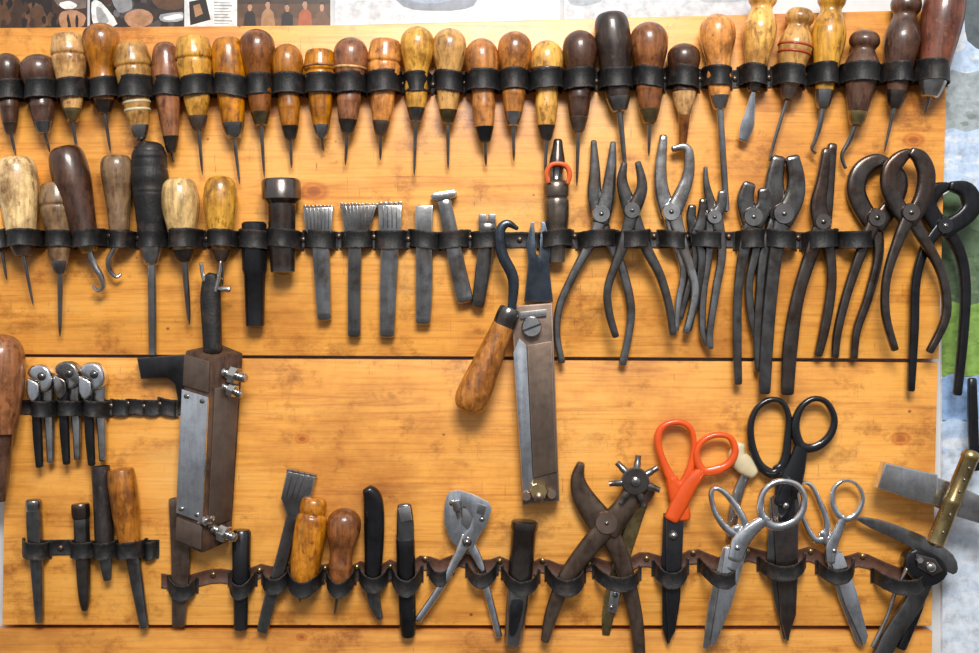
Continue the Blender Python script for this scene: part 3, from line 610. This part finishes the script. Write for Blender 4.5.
part('handle',lathe(W(121,468,16),W(130,545,14),[(0,.1),(.01,.7),(.05,.92),(.3,1),(.7,.9),(1,.7)],14.5),'chestnut',t); part('shaft',sweep([(130,540,15),(136,580,13),(144,627,9)],10,12),'dark_steel',t); L4.append((129,550,13,25))
L4.append((148,552,5,8))
strap('short black leather strap at bottom left holding four small tools',24,156,y4,L4,18,seed=4)

# ------------------------------------------------------------------ bottom row
L5=[]
pts5=[(150,582),(180,586),(210,578),(240,581),(258,573),(275,578),(292,572),(310,579),(326,572),(343,579),(358,570),(375,576),(390,569),(405,576),(423,563),(440,570),(462,560),(482,571),(502,565),(522,577),(543,566),(566,576),(592,566),(618,574),(645,560),(672,569),(696,557),(720,567),(748,556),(784,564),(812,556),(838,568),(866,561),(902,577),(935,578)]
def y5(x):
    for (a,ya),(b,yb) in zip(pts5,pts5[1:]):
        if a<=x<=b: return ya+(yb-ya)*(x-a)/(b-a)
    return pts5[0][1] if x<150 else pts5[-1][1]
G8='punches and handles in the bottom strap'
solo('flat_file',sweep([(176,500,18),(179,560,19),(177,627,13)],7,6,e=6),'brown_steel','rusty flat steel bar hanging below the big brown block tool','file',G8); L5.append((180,y5(180),13,14))
punch('black round steel punch right of the rusty flat bar',241,530,240,632,9.5,[(0,.1),(.002,.8),(.03,1),(.5,.95),(.55,.85),(.98,.72),(1,.1)],'black_steel',L5,y5(240),G8,sm=1)
t=thing('pricking_iron','long leaning iron with toothed block head left of the tan handle','leather punch',280,550,G8)
part('head',plate([(287,471),(316,477),(309,503),(300,520),(288,518),(281,498)],4,16,1.8),'dark_steel',t)
for i in range(5):
    x=287+i*6; y=469+i*1.3; part('tooth',plate([(x,y),(x+5.4,y+1),(x+4.8,y+5),(x-.6,y+4)],5,15,.3),'dark_steel',t)
for i in range(1,5): part('ridge',plate([(286+i*6-.6,474+i*1.2),(286+i*6+.6,474+i*1.2),(282+i*5,496+i),(281+i*5,496+i)],15.5,17,.3),'iron',t)
part('shank',sweep([(294,512,14),(283,555,13),(270,600,13),(262,631,11)],11,10,e=5),'dark_steel',t); L5.append((275,y5(275),13,19))
awl('tan cylindrical wooden handle with a stepped cap in the bottom strap',315,497,302,594,[(299,604)],32,'cylinder','orange',L5,578,G8,ft=.9)
awl('brown bulb-headed awl right of the cylindrical tan handle',346,507,338,596,[(334,616)],34,'bulb','brown',L5,578,G8)
t=thing('chisel','black rounded chisel with slanted bent tip, right of the brown bulb awl','chisel',373,550,G8)
part('shank',sweep([(368,490,13),(373,502,20),(374,540,20),(372,590,15)],16,11,e=2.4),'black_steel',t); part('tip',sweep([(372,586,14),(374,602,13),(380,619,6)],8,10,e=4),'dark_steel',t); L5.append((373,y5(373),14,22))
t=thing('gouge','black steel gouge with bright hollow top, left of the silver punch pliers','gouge',406,560,G8)
part('shank',lathe(W(405,540,11),W(408,638,10),[(0,1),(.3,.98),(.9,.85),(1,.6)],9.5),'black_steel',t); part('tip',sweep([(404,506,14),(405,522,17),(405,545,18)],8,9,e=3),'dark_steel',t); part('edge',plate([(398,508),(410,506),(412,520),(401,522)],12,14.5,.6),'steel',t); L5.append((406,y5(406),14,23))
t=thing('punch_pliers','silver punch pliers with angular jaws and thin splayed handles in the bottom strap','pliers',464,542)
part('jaw',plate([(446,497),(450,491),(461,490),(466,497),(463,508),(464,518),(472,530),(473,548),(460,550),(450,540),(444,524),(444,508)],5,14,1.2),'chrome',t)
part('jaw',plate([(461,490),(472,493),(489,501),(492,508),(488,522),(480,534),(473,548),(461,546),(463,535),(470,526),(473,516),(468,509),(460,502)],11,20,1.2),'chrome',t)
part('link',plate([(461,507),(474,510),(473,524),(468,531),(461,524)],9,16,1),'steel',t)
part('tube',lathe(W(456,500,20),W(460,518,20),[(0,1),(.5,1),(.55,.7),(1,.6)],4.5),'steel',t); part('anvil',plate([(478,502),(487,505),(484,515),(476,512)],20,24,1),'worn_steel',t)
part('handle',sweep([(468,538,14),(456,560,9),(440,588,8),(418,620,7)],7,13,e=3.5),'chrome',t); part('handle',sweep([(464,538,14),(478,560,9),(488,595,8),(499,637,7)],7,8,e=3.5),'chrome',t)
part('rivet',disc(467,541,5.5,8,25),'worn_steel',t); part('rivet',disc(452,503,3,12,19),'worn_steel',t); part('rivet',disc(482,518,3,18,24),'worn_steel',t)
L5+= [(440,y5(440),11,18),(482,y5(482),14,20)]
t=thing('hole_punch','thick dark steel hole punch with hollow lower end','punch',520,580,G8)
part('body',lathe(W(525,520,14),W(519,588,14),[(0,.1),(.005,.85),(.03,1),(.12,1),(.15,.92),(1,.9)],13.5,20,1),'iron',t)
A_,B_=W(519,586,14),W(513,645,12)
part('tube',lathe(A_,B_,[(0,.95),(.3,.92),(.96,.72),(1,.66),(1,.5),(.9,.48),(.8,.1)],12.5,22,1),'worn_steel',t); part('slot_shade',plate([(511,598),(523,598),(521,614),(515,632),(509,632),(509,614)],21,25.6,.6,2),'black_steel',t); L5.append((521,y5(521),17,29))  # raised black plate paints the shade inside the tube's opening
t=pliers('revolving_punch','brown revolving leather punch pliers with wheel of short punch tubes','punch pliers',
 [[(581,464,8),(578,480,15),(585,500,23),(605,528,30)],[(636,478,17),(630,497,22),(621,512,24),(606,528,28)]],
 [[(612,520,22),(590,545,20),(566,578,17),(552,612,14),(545,640,9)],[(600,520,22),(618,550,19),(630,590,16),(637,625,14),(640,660,12)]],(606,522),6,'brown_steel',None,11,11,e=3.2,boss=14)
part('anvil',sweep([(626,506,16),(645,498,13),(653,486,9)],9,10,e=3.2),'brown_steel',t)
wl=part('wheel',disc(634,480,14,20,28,24,flat=True),'iron',t)
for k in range(7):
    a=2*math.pi*k/7+.35; part('punch_tube',lathe(W(634+math.cos(a)*10,480+math.sin(a)*10,24),W(634+math.cos(a)*26,480+math.sin(a)*26,24),[(0,1),(.55,1),(.6,.85),(1,.8)],3.6,12,1),'dark_steel',wl)
part('wheel_screw',disc(634,480,5,27,32),'worn_steel',wl)
L5+=[(566,y5(566),18,28),(618,y5(618),22,29)]
t=thing('brassy_tool','long thin brassy steel tool with small screws partly behind the revolving punch','leather tool',625,560)  # brassy steel tool with screw fittings, not bone
part('shaft',sweep([(645,498,13),(633,530,15),(619,575,15),(610,612,13),(607,637,8)],3.6,2.2,e=5),'brass',t)
part('side_plate',plate([(612,588),(622,590),(617,616),(608,613)],3.8,6.2,.8),'steel',t)
for (x,y) in ((616,597),(612,609),(624,556)): part('screw',disc(x,y,3,3.6,8.5,10),'worn_steel',t)

def ringloop(pts,w,th,d): return sweep([(p[0],p[1],p[2] if len(p)>2 else w) for p in pts],th,d,closed=True,e=2.8,n=12,sm=4)
def scissors(label,rings,shanks,blades,pivot,hm,bm_,rw,rth,d=12,screw='steel',pr=5):
    t=thing('scissors',label,'scissors',pivot[0],pivot[1],'scissors in the bottom strap')
    for i,(rg,sh) in enumerate(zip(rings,shanks)):
        dd=d+i*3
        part('handle',join(ringloop(rg,rw,rth,dd),sweep(sh,rth,dd,e=2.8)),hm,t)
    for i,bl in enumerate(blades): part('blade',plate(bl,d-5+i*5,d-1.5+i*5,.9),bm_[i],t)
    part('screw',disc(pivot[0],pivot[1],pr,d-6,d+rth/2+4),screw,t)
    return t
scissors('orange-handled scissors with blackened blades',
 [[(661,455),(658,438,8),(664,426,7),(679,422,6),(691,429,6),(694,447,6),(690,470,8),(681,486,11),(671,478,10)],[(696,455),(701,442,6),(714,435,6),(729,437,6),(735,450,7),(729,463,8),(715,470,9),(702,470,9)]],
 [[(672,478,12),(676,494,16),(682,512,17),(683,519,15)],[(702,470,11),(690,484,15),(680,502,17),(671,519,15)]],
 [[(664,514),(680,512),(682,540),(681,600),(676,632),(668,646),(663,630),(662,560)],[(666,514),(684,512),(682,560),(676,620),(669,645),(666,600)]],(673,535),'orange_plastic',('black_steel','black_steel'),7,9)
scissors('large silver shears with wide-spread loops left of the black scissors',
 [[(708,493,5),(712,486,5),(721,490,6),(732,503,7),(741,520,8),(738,531,9),(726,528,8),(713,512,6)],[(756,503,7),(760,488,6),(773,479,6),(790,481,6),(799,493,6),(797,509,7),(785,521,8),(769,523,9),(759,515,9)]],
 [[(733,524,10),(736,536,15),(734,552,17),(727,566,14)],[(763,515,10),(750,524,13),(737,538,17),(731,556,15)]],
 [[(720,545),(733,540),(738,552),(728,590),(714,630),(705,646),(700,644),(706,600)],[(722,545),(738,542),(740,558),(728,600),(712,640),(707,640)]],(733,544),'chrome',('steel','chrome'),6,8,31)
t=thing('bone_awl','cream bone knob with steel neck peeking above the silver shears','bone tool',744,465)
part('knob',sweep([(741,445,10),(738,456,18),(746,466,20),(754,474,12)],14,9),'cream',t); part('neck',sweep([(748,474,10),(738,500,11),(732,540,9)],6,5),'steel',t)
scissors('big black scissors with tall loops hanging highest among the scissors',
 [[(753,448,8),(751,426,7),(757,409,6),(770,400,6),(783,403,6),(789,418,7),(788,440,8),(785,462,10),(774,474,11),(761,466,9)],[(795,427,9),(800,409,7),(812,399,6),(826,402,6),(834,418,7),(830,435,8),(816,447,9),(801,446,10)]],
 [[(779,466,13),(785,480,19),(786,500,23),(787,525,22)],[(802,444,13),(798,460,17),(792,480,21),(782,505,18)]],
 [[(771,498),(796,495),(795,560),(797,600),(790,642),(784,640),(775,600),(768,560)],[(772,496),(799,500),(798,570),(796,615),(787,643),(781,620),(776,560)]],(785,505),'black_plastic',('dark_steel','iron'),8,9,11)
scissors('small silver scissors with slender blades, rightmost of the scissors',
 [[(800,505,4),(798,492,4),(803,483,4),(812,486,5),(820,502,6),(827,522,7),(825,538,8),(815,539,7),(806,524,5)],[(832,500,6),(834,487,5),(845,480,4),(857,485,4),(862,498,5),(857,512,6),(846,519,7),(836,512,7)]],
 [[(822,532,8),(830,545,11),(836,556,12),(840,566,9)],[(843,516,8),(838,530,10),(831,546,12),(830,562,9)]],
 [[(826,556),(840,552),(850,585),(866,640),(863,648),(857,643),(840,600)],[(829,556),(842,552),(856,590),(868,636),(864,646),(846,606)]],(833,550),'chrome',('steel','chrome'),5,7,12,pr=4)
L5+=[(672,y5(672),16,22),(720,y5(720),18,40),(784,y5(784),22,25),(838,y5(838),17,21)]
# right end cluster
t=thing('hammer','grey steel-headed hammer with tilted tarnished brass handle at the right end','hammer',930,490)
part('head',plate([(878,460),(930,472),(930,503),(908,498),(870,485)],22,38,2),'steel',t)
part('peen',plate([(926,473),(955,484),(990,502),(990,526),(950,514),(926,503)],24,34,2),'steel',t)
part('handle',lathe(W(961,447,46),W(923,541,46),[(0,.1),(.01,.7),(.04,.95),(.08,1),(.1,.9),(.3,.92),(.5,.9),(.52,1),(.56,1),(.58,.9),(.85,.95),(.97,1),(1,.4)],9.2,22,1),'brass',t)
for k in (.18,.3,.42,.66,.84): part('rivet',disc(961-38*k,447+94*k,1.8,53,56,8),'dark_steel',t)
t=thing('edge_shaver','dark steel shaving tool with slim curved blade under the brass-handled hammer','leather tool',910,580)
part('blade',plate([(853,516),(878,519),(905,528),(932,540),(952,554),(957,568),(952,574),(938,566),(918,552),(892,538),(868,527)],14,18,1.2,2),'worn_steel',t)
part('body',plate([(902,556),(914,548),(928,551),(940,559),(944,572),(934,582),(920,584),(906,573)],6,26,2.5,2),'black_steel',t)
part('clamp_plate',plate([(911,551),(930,556),(938,568),(928,573),(913,565)],26,29,1.2),'iron',t)
part('leg',sweep([(924,576,20),(910,605,20),(890,635,19),(876,665,17)],12,16,e=4),'dark_steel',t)
part('leg',sweep([(928,580,8),(918,610,10),(902,648,10)],10,10,e=4),'black_steel',t)
part('spring',sweep([(905,566,4),(893,590,4),(884,616,4),(870,645,4)],5,22,e=2.2),'steel',t)
part('screw',disc(925,564,5,28,35),'steel',t); part('nut',disc(914,557,3.5,28,33,6,True),'steel',t)
L5.append((902,y5(902),25,33))
solo('steel_bar',sweep([(975,380,8),(976,430,10),(978,470,9)],8,6,e=5),'black_steel','thin dark steel bar hanging at the right edge below the black pincers','bar')
strap('long sagging black leather strap holding scissors and punches along the bottom',158,932,y5,L5,16.5,droop=9,bandmat='leather_brown',seed=5,bandh=.9,nailmat='brass')

# ------------------------------------------------------------------ light and camera
w=bpy.data.worlds.new('world'); bpy.context.scene.world=w; w.use_nodes=True
nt=w.node_tree; bg=nt.nodes['Background']; tc=N(nt,'ShaderNodeTexCoord'); sx=N(nt,'ShaderNodeSeparateXYZ'); nt.links.new(tc.outputs['Generated'],sx.inputs[0])
mr=N(nt,'ShaderNodeMapRange'); mr.inputs[1].default_value=-1; nt.links.new(sx.outputs[2],mr.inputs[0])
r=ramp(nt,[(.15,(.14,.13,.12)),(.42,(.26,.27,.29)),(.55,(.66,.70,.77)),(.85,(1,1.0,1.0))]); nt.links.new(mr.outputs[0],r.inputs[0]); nt.links.new(r.outputs[0],bg.inputs[0]); bg.inputs[1].default_value=.68
def area(name,loc,target,size,energy,color):
    l=bpy.data.lights.new(name,'AREA'); l.shape='RECTANGLE'; l.size,l.size_y=size; l.energy=energy; l.color=color
    o=bpy.data.objects.new(name,l); C.objects.link(o); o.location=loc
    o.rotation_euler=(Vector(target)-Vector(loc)).to_track_quat('-Z','Y').to_euler(); return o
area('window_light',(.12,-1.9,1.25),(.05,0,-.12),(.9,.6),49,(1,.985,.95))
area('fill_light',(.1,-1.0,.8),(.05,0,.0),(.2,.15),3,(1,.95,.87))  # small added fill light, stands for no lamp in the room
cam=bpy.data.cameras.new('camera'); co=bpy.data.objects.new('camera',cam); C.objects.link(co)
co.location=(0,-(D+DREF)*S,0); co.rotation_euler=(math.pi/2,0,0); cam.sensor_width=36; cam.lens=36*D/979; cam.clip_start=.01
bpy.context.scene.camera=co
bpy.context.scene.view_settings.view_transform='Standard'
